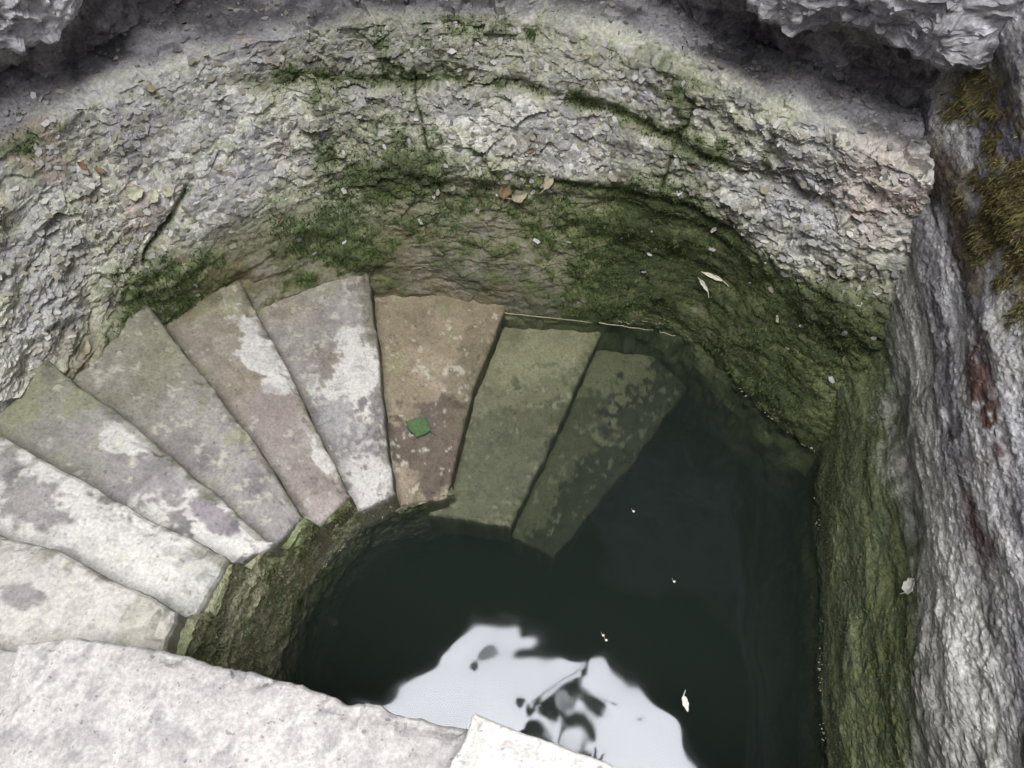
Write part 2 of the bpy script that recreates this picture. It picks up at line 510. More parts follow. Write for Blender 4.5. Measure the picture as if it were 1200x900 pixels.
# ------------------------------------------------------------------ the cave round the well
CW = [(-1.78, .1), (-1.80, .62), (-1.74, 1.22), (-1.56, 1.72), (-1.40, 1.97), (-1.10, 2.28), (-.68, 2.50), (-.15, 2.50), (.30, 2.42), (.60, 2.24),
      (.88, 2.04), (1.18, 1.90), (1.65, 1.70), (2.1, .9), (2.3, -.5), (2.0, -2.2), (.9, -3.1), (-.8, -3.1), (-2.0, -2.2), (-2.1, -.8), (-1.78, .1)]
boss = [0, .1, .2, .35, 1.0, .75, .1, -.35, -.15, .6, 1.0, 1.0, .8, 0, 0, 0, 0, 0, 0, .2, .4]
fx = np.concatenate([np.linspace(0, 13, 640, endpoint=False), np.linspace(13, 20, 160)])
Cc = catmull(CW, fx)
Bc = catmull(np.array(boss)[:, None].repeat(2, 1), fx)[:, 0]
tang = np.gradient(Cc, axis=0)
tang /= np.linalg.norm(tang, axis=1, keepdims=True)
inn = np.stack([tang[:, 1], -tang[:, 0]], 1)
Cc = Cc + inn * .09 * np.clip(Bc, 0, 1)[:, None]
zr = np.concatenate([np.linspace(.70, 1.55, 170, endpoint=False), np.linspace(1.55, 5.3, 130)])
nu, nv = len(fx), len(zr)
P = np.zeros((nv, nu, 3))
wb = fbm(np.stack([Cc[:, 0], Cc[:, 1], Cc[:, 0] * 0], 1), 3.5, 4, .55, 51)
for r, zz in enumerate(zr):
    zb = zz - 1.10 - .05 * wb
    o_ = .11 * sm(-.035, .035, zb) * np.clip(Bc, 0, 1) - .12 * np.clip(-Bc, 0, 1) * sm(-.1, .2, zb)
    o_ = o_ + .07 * np.exp(-((zz - 1.3) / .25) ** 2) - .10 * max(0, zz - 1.4) ** 1.0
    P[r, :, :2] = Cc + inn * np.asarray(o_)[:, None]
    P[r, :, 2] = zz
Q0 = P.reshape(-1, 3).astype(np.float32)
nrm = grid_normals(P)
if np.dot(nrm[280, 300, :2], inn[300]) < 0:
    nrm = -nrm
d = fbm(Q0, 2.2, 4, .5, 52) * 0.06 + fbm(Q0, 9, 4, .55, 53) * 0.025
a1, b1, e1 = plates(Q0 + 0.02 * np.stack([fbm(Q0, 9, 2, .5, 54)] * 3, 1), 12, 5, (1, 1, 1.4), 1.0)
a2, b2, e2 = plates(Q0 + 0.012 * np.stack([fbm(Q0, 18, 2, .5, 55)] * 3, 1), 32, 6, (1, 1, 1.3), 1.0)
d = d + a1 * 0.018 + a2 * 0.010
P += nrm * d.reshape(nv, nu)[..., None]
G = lambda a: a.reshape(nv, nu)
z = P[..., 2]
nm, nf = G(fbm(Q0, 7, 4, .6, 56)), G(fbm(Q0, 26, 3, .6, 57))
bb = np.broadcast_to(Bc, (nv, nu))
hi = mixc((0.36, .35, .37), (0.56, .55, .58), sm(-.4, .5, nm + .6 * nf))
lo = mixc((0.19, .18, .187), (0.36, .345, .355), sm(-.2, .6, nm + .6 * nf))  # rock below the overhang, its colour darkened to carry the shade
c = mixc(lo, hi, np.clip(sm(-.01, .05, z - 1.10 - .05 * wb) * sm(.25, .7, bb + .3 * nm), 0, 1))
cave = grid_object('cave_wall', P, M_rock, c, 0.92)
tag(cave, 'pale broken rock overhanging the dark ledge all round the top of the well', 'rock wall')

# unseen roof, added; its hole shapes the daylight and the sky's reflection
HOLE = [(-1.62, .35), (-1.42, .96), (-1.22, 1.10), (-.86, 1.30), (-.62, 1.42), (-.46, 1.70), (-.22, 1.80), (-.02, 1.76), (.06, 1.58), (.26, 1.52), (.46, 1.40),
        (.66, 1.40), (.86, 1.44), (1.08, 1.34), (1.24, 1.02), (1.38, .90), (1.58, .76), (1.72, .3), (2.1, -.8), (2.0, -2.2), (.9, -3.0), (-.9, -3.0), (-2.0, -2.1), (-2.0, -.6), (-1.62, .35)]
hl = resample(catmull(HOLE, np.linspace(0, len(HOLE) - 1, 900)), 260)
hl[-1] = hl[0]
ang = np.arctan2(hl[:, 1] + .3, hl[:, 0] - .05)
rings = []
for k, (f, zz) in enumerate([(0, 5.75), (0, 5.45), (-.01, 5.2), (-.02, 5.05), (.02, 4.97)] + [(x, 4.93 + .25 * x) for x in (.06, .12, .2, .3, .42, .56, .72, .86, 1)]):
    e = hl * (1 - max(f, 0)) + np.stack([.05 + 4.2 * np.cos(ang), -.3 + 4.2 * np.sin(ang)], 1) * max(f, 0)
    if f < 0:
        e = hl + (np.array([.05, -.3]) - hl) * (-f)
    rings.append(np.c_[e, np.full(len(e), zz)])
P = np.array(rings)
Q0 = P.reshape(-1, 3)
P = P + np.stack([fbm(Q0, 3, 3, .5, s) for s in (61, 62, 63)], 1).reshape(P.shape) * np.array([.03, .03, .06])
P[:, -1] = P[:, 0]
ce = grid_object('added_roof', P, M_rock, mixc((.12, .11, .11), (.2, .19, .18), sm(-.4, .4, fbm(Q0, 4, 3, .5, 64))), 0.95)
tag(ce, kind='structure')

# ------------------------------------------------------------------ ground below the slabs, bottom of the pool, water
def sheet(name, x0, x1, y0, y1, zz, mat, n=60, amp=.01, cols=((.1, .09, .07), (.18, .16, .13)), s=0):
    X, Y = np.meshgrid(np.linspace(x0, x1, n), np.linspace(y0, y1, n))
    P = np.stack([X, Y, np.full_like(X, zz)], -1)
    q = P.reshape(-1, 3)
    P[..., 2] += fbm(q, 4, 4, .5, 70 + s).reshape(n, n) * amp
    return grid_object(name, P, mat, mixc(cols[0], cols[1], sm(-.5, .5, fbm(q, 6, 4, .6, 71 + s))), .9)
tag(sheet('ground', -4.4, 4.4, -4.6, -.12, .60, M_slab, 90), kind='structure')
tag(sheet('pool_floor', -1.9, 1.6, -.5, 2.4, -1.02, M_mossw, 60, .04, ((.015, .018, .010), (.03, .035, .02)), 3), kind='structure')

def water_mat():
    m = bpy.data.materials.new('dark_water')
    m.use_nodes = True
    nt = m.node_tree
    N, L = nt.nodes, nt.links
    N.remove(N['Principled BSDF'])
    out = N['Material Output']
    tr = N.new('ShaderNodeBsdfTransparent')
    tr.inputs['Color'].default_value = (.93, .97, .94, 1)
    gl = N.new('ShaderNodeBsdfGlossy')
    gl.inputs['Roughness'].default_value = 0.04
    gl.inputs['Color'].default_value = (.90, .94, 1, 1)
    fr = N.new('ShaderNodeFresnel')
    fr.inputs['IOR'].default_value = 1.52
    tc = N.new('ShaderNodeTexCoord')
    n1 = N.new('ShaderNodeTexNoise')
    n1.inputs['Scale'].default_value = 5.0
    n1.inputs['Detail'].default_value = 0.5
    n1.inputs['Distortion'].default_value = .4
    L.new(tc.outputs['Object'], n1.inputs['Vector'])
    bp = N.new('ShaderNodeBump')
    bp.inputs['Strength'].default_value = 1.0
    bp.inputs['Distance'].default_value = 0.0045
    L.new(n1.outputs['Fac'], bp.inputs['Height'])
    L.new(bp.outputs['Normal'], gl.inputs['Normal'])
    mx = N.new('ShaderNodeMixShader')
    L.new(fr.outputs['Fac'], mx.inputs['Fac'])
    L.new(tr.outputs['BSDF'], mx.inputs[1])
    L.new(gl.outputs['BSDF'], mx.inputs[2])
    L.new(mx.outputs['Shader'], out.inputs['Surface'])
    va = N.new('ShaderNodeVolumeAbsorption')
    va.inputs['Color'].default_value = (.30, .34, .24, 1)
    va.inputs['Density'].default_value = 4.9
    sc_ = N.new('ShaderNodeVolumeScatter')      # fine silt
    sc_.inputs['Color'].default_value = (.62, .80, .80, 1)
    sc_.inputs['Density'].default_value = 0.48
    av = N.new('ShaderNodeAddShader')
    L.new(va.outputs['Volume'], av.inputs[0])
    L.new(sc_.outputs['Volume'], av.inputs[1])
    L.new(av.outputs['Shader'], out.inputs['Volume'])
    return m
wv = [(-1.7, -.4, 0), (1.5, -.4, 0), (1.5, 2.3, 0), (-1.7, 2.3, 0), (-1.7, -.4, -1.0), (1.5, -.4, -1.0), (1.5, 2.3, -1.0), (-1.7, 2.3, -1.0)]
wf = [(0, 1, 2, 3), (7, 6, 5, 4), (0, 4, 5, 1), (1, 5, 6, 2), (2, 6, 7, 3), (3, 7, 4, 0)]
water = mesh_from('water', wv, wf, water_mat())
tag(water, kind='structure')

# ------------------------------------------------------------------ the wall under the inner ends of the steps
SW = [(-.20, .985, -.10), (-.30, .955, -.02), (-.38, .930, .03), (-.445, .905, .10), (-.50, .868, .17), (-.555, .815, .25), (-.605, .750, .33), (-.645, .672, .40), (-.678, .605, .46),
      (-.700, .516, .52), (-.720, .417, .57), (-.732, .33, .60), (-.73, .18, .62), (-.66, .03, .62), (-.4, -.03, .62), (0, -.05, .62), (.5, -.05, .62), (1.0, -.06, .62)]
fx = np.concatenate([np.linspace(0, 12, 300, endpoint=False), np.linspace(12, len(SW) - 1, 80)])
Sc = catmull(SW, fx)
ENDS = [((-.39, .925), (-.235, .965), .03), ((-.497, .858), (-.387, .917), .14), ((-.57, .775), (-.499, .859), .25), ((-.657, .69), (-.606, .759), .36),
        ((-.703, .60), (-.653, .64), .47), ((-.775, .42), (-.720, .56), .58), ((-.766, .20), (-.766, .40), .66)]
best = np.full(len(Sc), 9.0)
topz = Sc[:, 2].copy()
for (a_, b_, ze) in ENDS:                       # the wall ends just below the step that rests on it
    a_, b_ = np.array(a_), np.array(b_)
    t_ = np.clip(((Sc[:, :2] - a_) @ (b_ - a_)) / ((b_ - a_) @ (b_ - a_)), 0, 1)
    d_ = np.linalg.norm(Sc[:, :2] - (a_ + t_[:, None] * (b_ - a_)), axis=1)
    topz = np.where(d_ < best, ze - .022, topz)
    best = np.minimum(d_, best)
topz = np.where(fx > 12.2, .62, topz)
ker = np.ones(7) / 7
topz = np.convolve(np.pad(topz, 3, mode='edge'), ker, 'valid')
Sc[:, 2] = topz + .008 * fbm(np.c_[Sc[:, :2] * 1.0, topz * 0], 30, 3, .6, 80)
nu = len(fx)
tang = np.gradient(Sc[:, :2], axis=0)
tang /= np.linalg.norm(tang, axis=1, keepdims=True)
inn = np.stack([-tang[:, 1], tang[:, 0]], 1)      # towards the pool
if np.dot(inn[200], np.array([1.0, .3])) < 0:
    inn = -inn
vr = np.linspace(0, 1, 150)
P = np.zeros((162, nu, 3))
for r in range(162):
    if r < 150:
        zz = -.95 + (Sc[:, 2] + .95) * vr[r]
        P[r, :, :2] = Sc[:, :2] + inn * (0.025 + .010 * np.clip(zz, 0, .7) - .02 * sm(.35, .5, zz))[:, None]
        P[r, :, 2] = zz
    else:
        P[r, :, :2] = P[149, :, :2] - inn * .04 * (r - 149)
        P[r, :, 2] = Sc[:, 2] - .03 * (r - 149) ** 1.2
Q0 = P.reshape(-1, 3).astype(np.float32)
nrm = grid_normals(P)
if np.dot(nrm[100, 200, :2], inn[200]) < 0:
    nrm = -nrm
d = fbm(Q0, 7, 4, .55, 81) * .009 + fbm(Q0, 32, 3, .6, 82) * .007
P += nrm * d.reshape(162, nu)[..., None]
STW_P, STW_N = P, nrm
z = P[..., 2]
G = lambda a: a.reshape(162, nu)
nm, nf, nb = G(fbm(Q0, 9, 4, .6, 83)), G(fbm(Q0, 38, 3, .6, 84)), G(fbm(Q0, 3, 3, .6, 85))
c = mixc((.33, .33, .23), (.22, .255, .135), sm(-.4, .4, nb + .7 * nm + .4 * nf))
c = mixc(c, (.085, .105, .038), sm(.1, .7, nm - .3 * nb + .3 * nf) * .8)
c = mixc(c, (.045, .035, .035), .35 * blob(P, (-.735, .40, .5), (.12, .08, .16), .5))  # shade of the gap under the top steps, painted on
wet = 1 - sm(0, .12, z + .03 * nm)
c = c * (1 - .5 * wet)[..., None]
stw = grid_object('stair_wall', P, M_mossw, c, (.9 - .3 * wet).ravel())
tag(stw, 'curved mossy brown wall under the inner ends of the steps, down to the water', 'wall')

# ------------------------------------------------------------------ stone steps
def slab_mesh(name, U, Nn, zt, thick, colour, mat, seed, nt=64, ns=110, bev=.010, tilt=0.0, amp=.009, chip=.014, wobble=.006, dirt=.9):
    """a worn stone between the uphill edge U and the nose Nn (both from the outer to the inner end)"""
    U, Nn = resample(U, ns), resample(Nn, ns)
    padt = [(-1, .16), (-1, .05), (-.95, .3 * bev), (-.6, .08 * bev)]
    drops = [(1.0, thick), (1.0, min(thick * .5, .05)), (1.0, 1.0 * bev), (.85, .45 * bev), (.5, .12 * bev)]
    tpar = [0] * 5 + list(np.linspace(0, 1, nt)) + [1] * 5
    spar = [0] * 5 + list(range(ns)) + [ns - 1] * 5
    po = [d[0] * bev for d in drops]
    pz = [d[1] for d in drops]
    ot = [-x for x in po] + [0] * nt + po[::-1]
    dt = pz + [0] * nt + pz[::-1]
    os_ = [-x for x in po] + [0] * ns + po[::-1]
    ds = pz + [0] * ns + pz[::-1]
    tpar, ot, dt = np.array(tpar), np.array(ot), np.array(dt)
    os_, ds = np.array(os_), np.array(ds)
    u, n = U[spar], Nn[spar]
    across = n - u
    across /= np.linalg.norm(across, axis=1, keepdims=True)
    along = np.gradient((U + Nn) / 2, axis=0)[spar]
    along /= np.linalg.norm(along, axis=1, keepdims=True)
    XY = u[None] * (1 - tpar)[:, None, None] + n[None] * tpar[:, None, None] + across[None] * ot[:, None, None] + along[None] * os_[None, :, None]
    D = np.maximum(dt[:, None], ds[None, :])
    P = np.concatenate([XY, np.full(XY.shape[:2] + (1,), zt)], 2)
    Q0 = P.reshape(-1, 3)
    nT, nS = P.shape[:2]
    G = lambda a: a.reshape(nT, nS)
    uu = np.broadcast_to(np.clip((np.array(spar) / (ns - 1)), 0, 1)[None], (nT, nS))
    tv = np.broadcast_to(tpar[:, None], (nT, nS))
    q = Q0 + seed * 3.3
    P[..., :2] += np.stack([G(fbm(q, 15, 4, .65, 91)), G(fbm(q, 15, 4, .65, 92))], -1) * wobble
    top = G(fbm(q, 5, 4, .55, 93)) * amp + G(fbm(q, 28, 3, .6, 94)) * amp * .35
    wdt = np.linalg.norm(n - u, axis=1)[None]
    lng = np.linalg.norm(np.diff((U + Nn) / 2, axis=0), axis=1).sum()
    de = np.minimum(np.minimum(tv, 1 - tv) * wdt, np.minimum(uu, 1 - uu) * lng)
    top = top - chip * sm(.05, .55, G(fbm(q, 14, 3, .6, 95))) * (1 - sm(.0, .045, de)) - .004 * (1 - sm(0, .03, de))
    P[..., 2] += top - D + tilt * (tv - .5)
    if callable(colour):
        fb = lambda s, k, o=4: G(fbm(q, s, o, .6, k))
        c, ro = colour(P, uu, tv, fb)
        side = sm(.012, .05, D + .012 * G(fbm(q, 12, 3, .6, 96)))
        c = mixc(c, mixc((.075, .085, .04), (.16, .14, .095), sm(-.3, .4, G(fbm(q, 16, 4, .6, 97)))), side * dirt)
    return grid_object(name, P, mat, c, np.ascontiguousarray(np.broadcast_to(ro, (nT, nS))).ravel())

def patch(uu, tv, cu, cv, ru, rv, n, w=.5):
    return sm(-.12, .12, 1 - np.sqrt(((uu - cu) / ru) ** 2 + ((tv - cv) / rv) ** 2) + w * n)

WHITE = (.485, .475, .455)
def col_step(base, base2, outer, whites=(), darks=(), green=.4, white=WHITE, thr=.0):
    """base stone with green lichen at the outer end, lime-white patches, damp spots, and a painted fade under water"""
    def f(P, uu, tv, fb):
        nb, nm, nf = fb(4, 101), fb(11, 102), fb(34, 103)
        c = mixc(base, base2, sm(-.4, .5, nb + .5 * nm))
        c = mixc(c, outer, (1 - sm(.05, .75, uu + .35 * nb)) * green + 0 * uu)
        c = mixc(c, (.19, .20, .11), sm(.25, .7, nm - .5 * uu + .2) * green * .7)
        c = c * (1 + .30 * np.clip(nm + .6 * nf, -.9, .9))[..., None]
        for (cu, cv, ru, rv, a) in whites:
            c = mixc(c, np.array(white) * (1 + .06 * nf)[..., None], a * patch(uu, tv, cu, cv, ru, rv, 1.5 * nm + .7 * nb + .9 * nf, .6))
        for (cu, cv, ru, rv, a, dc) in darks:
            c = mixc(c, dc, a * patch(uu, tv, cu, cv, ru, rv, .9 * nm + .7 * nf, .6))
        c = mixc(c, np.array(c) * .55, sm(.42, .7, fb(22, 104, 3)) * .35)
        c = mixc(c, np.array(c) * .62, sm(.15, .6, nf + .5 * nm) * .55)
        c = mixc(c, (.44, .44, .36), sm(.55, .75, fb(40, 105, 3) + .25 * nb) * .55)
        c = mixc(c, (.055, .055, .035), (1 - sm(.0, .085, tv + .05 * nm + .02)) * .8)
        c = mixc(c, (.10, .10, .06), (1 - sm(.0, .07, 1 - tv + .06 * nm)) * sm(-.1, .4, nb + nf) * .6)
        return c, .85
    return f

N1 = [(-1.60, .735), (-1.315, .624), (-1.175, .562), (-1.049, .534), (-.904, .464), (-.81, .430), (-.766, .40)]
N2 = [(-1.60, .998), (-1.464, .933), (-1.341, .870), (-1.03, .711), (-.824, .605), (-.720, .560)]
N3 = [(-1.46, 1.24), (-1.271, 1.10), (-1.154, 1.03), (-.851, .796), (-.653, .640)]
N4 = [(-1.24, 1.52), (-1.137, 1.399), (-.975, 1.208), (-.779, .989), (-.606, .759)]
N5 = [(-.99, 1.70), (-.93, 1.589), (-.754, 1.306), (-.626, 1.072), (-.499, .859)]
N6 = [(-.565, 1.88), (-.541, 1.748), (-.488, 1.478), (-.433, 1.143), (-.387, .917)]
N7 = [(.0, 1.80), (-.045, 1.68), (-.152, 1.368), (-.228, .959)]
N8 = [(.40, 1.80), (.324, 1.653), (.171, 1.289), (-.012, .893)]
N9 = [(.67, 1.488), (.441, 1.186), (.142, .83)]
N0 = [(-1.60, .30), (-1.0, .24), (-.78, .23)]
DAMP = (.20, .19, .19)
steps = [
    (N0, N1, .69, (-.766, .25), col_step((.345, .33, .305), (.41, .39, .36), (.34, .325, .285), [(.5, .5, .9, .9, .5)],
        [(.42, .62, .055, .10, .85, DAMP), (.60, .70, .05, .09, .85, DAMP), (.97, .75, .06, .35, .5, (.25, .25, .2)), (.3, .85, .04, .05, .6, DAMP)], .2),
        'topmost whitish step with two round damp spots, beside the pale slab', .016),
    (N1, N2, .58, (-.775, .40), col_step((.26, .25, .235), (.34, .33, .305), (.20, .205, .145), [(.68, .45, .62, 1.2, 1.0), (.45, .8, .35, .5, .95)],
        [(.47, .62, .10, .22, .75, DAMP), (.33, .82, .05, .12, .7, DAMP), (.97, .6, .05, .5, .5, (.3, .3, .28)), (.62, .25, .04, .08, .5, DAMP)], .5),
        'whitest step, lime covered with a grey patch, between the spotted and the half grey step', .016),
    (N2, N3, .47, (-.700, .600), col_step((.185, .175, .178), (.25, .238, .235), (.20, .205, .14), [(.93, .6, .16, .75, 1.0), (.72, .25, .08, .30, .9), (.50, .9, .06, .16, .95)],
        [(.84, .82, .07, .16, .9, (.22, .20, .22))], .75),
        'grey violet step with a white inner end running down like spilt paint', .012),
    (N3, N4, .36, (-.655, .69), col_step((.20, .186, .19), (.26, .245, .235), (.225, .222, .155), [(.25, .12, .05, .05, .5)], [], .8),
        'dull step, olive at the wall and violet grey at its inner end, without white patches', .010),
    (N4, N5, .25, (-.570, .775), col_step((.235, .203, .187), (.275, .25, .23), (.24, .222, .16), [(.42, .90, .17, .26, 1.0), (.85, .93, .05, .15, .8)],
        [(.62, .6, .12, .3, .5, (.22, .19, .19)), (.06, .35, .05, .3, .6, (.15, .14, .09))], .7),
        'pinkish tan step with a white blotch along its right edge', .010),
    (N5, N6, .14, (-.495, .860), col_step((.185, .172, .173), (.285, .27, .266), (.26, .23, .175), [(.55, .72, .15, .34, 1.0), (.93, .7, .10, .5, .7), (.72, .55, .12, .2, .4)],
        [(.70, .45, .10, .25, .6, (.15, .145, .16)), (.40, .3, .08, .3, .4, (.2, .18, .17))], .75),
        'mottled step with a big white patch in its middle, left of the leaf', .010),
    (N6, N7, .03, (-.391, .926), col_step((.21, .178, .13), (.26, .222, .17), (.215, .182, .122), [], [(.80, .68, .20, .42, .85, (.085, .068, .058)), (.5, .9, .3, .12, .6, (.12, .10, .07)), (.93, .35, .05, .2, .5, (.26, .22, .16))], .7),
        'brown step just above the water, with a green leaf on it', .010),
    (N7, N8, -.08, (-.247, .929), col_step((.31, .28, .205), (.39, .35, .25), (.40, .35, .24), [], [(.80, .6, .30, .5, .7, (.13, .13, .10)), (.55, .8, .2, .3, .5, (.17, .16, .11))], .4),
        'first step under the water, olive and still clear', .010),
    (N8, N9, -.19, (.0, .913), col_step((.36, .335, .25), (.44, .405, .29), (.48, .43, .30), [], [(.75, .4, .4, .6, .7, (.10, .105, .07)), (.45, .98, .8, .38, .9, (.07, .075, .055))], .4),  # dark nose paints the step fading into deep water
        'deepest visible step, dim green under the water', .012),
]
for k, (U, Nn, zt, inner, colour, label, bev) in enumerate(steps):
    U = np.array(U, float)
    Nn = np.array(Nn, float)
    Ue, Ne = U.copy(), Nn.copy()
    # tuck the uphill edge under the step above
    du = resample(Nn, len(U)) - U
    du /= np.linalg.norm(du, axis=1, keepdims=True)
    Ue -= du * .035
    if k:
        Ue[-1] = inner
        Ue[-1] -= du[-1] * .02
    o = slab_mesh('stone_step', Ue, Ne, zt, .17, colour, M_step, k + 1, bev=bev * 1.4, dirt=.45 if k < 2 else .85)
    tag(o, label, 'step', 'stone steps winding down into the water')
# ------------------------------------------------------------------ slabs in front
def col_slab(a, b, spots):
    def f(P, uu, tv, fb):
        nb, nm, nf = fb(4, 111), fb(17, 112, 5), fb(50, 113)
        c = mixc(a, b, sm(-.45, .5, nm + .5 * nf + .4 * nb))
        c = c * (1 + .10 * np.clip(nf, -1, 1))[..., None]
        c = mixc(c, (.25, .24, .245), spots * sm(.1, .55, nm + .4 * nf - .3 * nb) * .7)
        c = mixc(c, (.22, .21, .225), spots * sm(.35, .55, fb(26, 114)) * .6)
        return c, .85
    return f
o = slab_mesh('stone_slab', [(-1.0, -1.2), (-.3, -1.2), (.5, -1.2), (.86, -1.2)],
              [(-.985, .306), (-.929, .324), (-.768, .303), (-.521, .254), (-.297, .195), (-.097, .151), (.159, .089), (.45, .02), (.80, -.06)],
              .80, .17, col_slab((.345, .335, .326), (.445, .434, .42), .9), M_slab, 21, nt=170, ns=240, bev=.014, amp=.010, chip=.012, wobble=.008)
tag(o, 'big pale grey slab with mottled spots along the edge of the pool', 'slab')
o = slab_mesh('stone_slab', [(-1.75, -1.2), (-1.4, -1.2), (-1.03, -1.2)], [(-1.75, .36), (-1.3, .34), (-1.012, .30)], .782, .17,
              col_slab((.35, .34, .33), (.44, .43, .415), .5), M_slab, 22, nt=100, ns=70, bev=.012, amp=.008)
tag(o, 'pale slab at the far left corner, next to the big mottled slab', 'slab')
o = slab_mesh('stone_block', [(-.225, -.17), (.05, -.28), (.30, -.37)], [(-.066, .172), (.02, .142), (.152, .097), (.42, .0)], .872, .055,
              col_slab((.46, .45, .43), (.55, .54, .52), .4), M_slab, 23, nt=60, ns=70, bev=.008, amp=.004, chip=.009, wobble=.004)
tag(o, 'smooth bright white stone block lying on the edge of the big slab', 'block')

# ------------------------------------------------------------------ leaves, stems and bits
def leaf_mesh(name, L, Wd, mat, curl=.3, fold=.2, tip=1.3, n=16, m=4, thick=.0012, seed=0):
    """a pointed leaf blade with a folded midrib and a short stalk, lying along +x"""
    r = random.Random(seed)
    V, F = [], []
    for side in (0, 1):
        for i in range(n + 1):
            a = i / n
            w = Wd * .5 * (math.sin(math.pi * a ** .75) ** tip) + .0004
            for j in range(-m, m + 1):
                b = j / m
                x = (a - .5) * L
                y = b * w * (1 + .12 * math.sin(a * 17 + seed))
                zz = fold * abs(b) * w + curl * L * (a - .5) ** 2 + .02 * L * math.sin(9 * a + 5 * b + seed)
                V.append((x, y, zz + (thick if side == 0 else 0)))
    k = 2 * m + 1
    half = (n + 1) * k
    for i in range(n):
        for j in range(2 * m):
            q = (i * k + j, (i + 1) * k + j, (i + 1) * k + j + 1, i * k + j + 1)
            F.append(q)
            F.append(tuple(half + v for v in q[::-1]))
    for i in range(n):
        for j in (0, 2 * m):
            q = (i * k + j, half + i * k + j, half + (i + 1) * k + j, (i + 1) * k + j)
            F.append(q)
    s = len(V)                                       # stalk
    for a in (0, 1):
        for t in range(5):
            an = t * 2 * math.pi / 5
            V.append((-L * (.5 + .30 * a), .0022 * math.cos(an) * (1 - .4 * a) + .01 * a, .25 * curl * L + .0022 * math.sin(an) * (1 - .4 * a) + .003))
    for t in range(5):
        F.append((s + t, s + (t + 1) % 5, s + 5 + (t + 1) % 5, s + 5 + t))
    return mesh_from(name, V, F, mat, smooth=True)

def orient(o, p, nrm, spin):
    nrm = Vector(nrm).normalized()
    q = nrm.to_track_quat('Z', 'Y')
    o.rotation_mode = 'QUATERNION'
    o.rotation_quaternion = q @ Euler((0, 0, spin)).to_quaternion()
    o.location = Vector(p)

M_green = plain_mat('green_leaf', (.050, .098, .036), .85, .25, 90)
M_dry = plain_mat('dry_leaf', (.33, .30, .20), .8, .3, 60)
M_lich = plain_mat('pale_leaf', (.46, .46, .33), .8, .3, 60)
M_dry2 = plain_mat('brown_leaf', (.22, .155, .085), .8, .3, 60)
M_pale = plain_mat('bleached_stem', (.58, .55, .45), .7, .2, 80)
M_white = plain_mat('white_bit', (.55, .54, .50), .7, .1, 80)

g = leaf_mesh('green_leaf', .092, .070, M_green, .12, .08, .9, seed=2)
orient(g, (-.324, 1.192, .044), (0.05, -.05, 1), 2.0)
tag(g, 'fresh green leaf lying on the brown step above the water', 'leaf')

def tube(name, pts, r, mat, sides=6, taper=.5):
    pts = [Vector(p) for p in pts]
    V, F = [], []
    for i, p in enumerate(pts):
        d = (pts[min(i + 1, len(pts) - 1)] - pts[max(i - 1, 0)]).normalized()
        a = d.orthogonal().normalized()
        b = d.cross(a)
        rr = r * (1 - (1 - taper) * i / (len(pts) - 1))
        for s in range(sides):
            an = 2 * math.pi * s / sides
            V.append(p + (a * math.cos(an) + b * math.sin(an)) * rr)
    for i in range(len(pts) - 1):
        for s in range(sides):
            F.append((i * sides + s, i * sides + (s + 1) % sides, (i + 1) * sides + (s + 1) % sides, (i + 1) * sides + s))
    F.append(tuple(range(sides))[::-1])
    F.append(tuple((len(pts) - 1) * sides + s for s in range(sides)))
    return mesh_from(name, V, F, mat, smooth=True)

def wiggle(a, b, n=9, amp=.004, seed=0):
    r = random.Random(seed)
    a, b = Vector(a), Vector(b)
    return [a.lerp(b, i / n) + Vector((r.uniform(-amp, amp), r.uniform(-amp, amp), 0)) for i in range(n + 1)]

def near_wall(x, y, z_, grid=None):
    """index of the wall vertex nearest to a point"""
    g_ = WALL_P if grid is None else grid
    d_ = ((g_ - np.array((x, y, z_))) ** 2).sum(-1)
    return np.unravel_index(np.argmin(d_), d_.shape)

def ray_hit(px, py, grid):
    """nearest point of a surface grid along a line of sight (where a small thing lies on it)"""
    u_, v_ = (px - 600) / 900, -(py - 450) / 900
    dirv = np.array((u_, .5 + v_ * .8660, -.8660 + v_ * .5))
    dirv /= np.linalg.norm(dirv)
    rel = grid - np.array((0, 0, 2.4))
    al = rel @ dirv
    dd = np.linalg.norm(rel - al[..., None] * dirv, axis=-1)
    ok = dd < .006
    if not ok.any():
        return np.unravel_index(np.argmin(dd), dd.shape)
    al = np.where(ok, al, 1e9)
    return np.unravel_index(np.argmin(al), al.shape)

for k, (a, b, lab) in enumerate((((-.065, 1.700, .006), (.30, 1.650, .006), 'long pale dry stem floating at the foot of the mossy wall'),
                                 ((.33, 1.648, .006), (.53, 1.615, .006), 'middle pale dry stem of the three floating along the wall'),
                                 ((.55, 1.610, .006), (.61, 1.588, .006), 'shortest pale dry stem floating along the wall, rightmost of three'))):
    tag(tube('dry_reed', wiggle(a, b, 7, .003, k), .0022, M_dry), lab, 'reed', 'dry reeds afloat at the wall')
tag(tube('straw', [(-.505, .905, .03), (-.47, .925, .025), (-.43, .955, .02), (-.40, .972, .015)], .004, M_white), 'white straight stem at the waterline under the mottled step', 'straw')
tag(tube('curled_stalk', [(-.845, .455, .60), (-.85, .425, .57), (-.838, .395, .53), (-.815, .37, .50)], 0.0026, M_pale), 'white curled stalk hanging in the dark gap by the big slab', 'stalk')
pt = leaf_mesh('petal', .045, .017, M_white, .15, .15, .8, seed=5)
orient(pt, (.504, .311, .004), (0, 0, 1), 1.75)
tag(pt, 'small white petal floating alone on the dark water', 'petal')

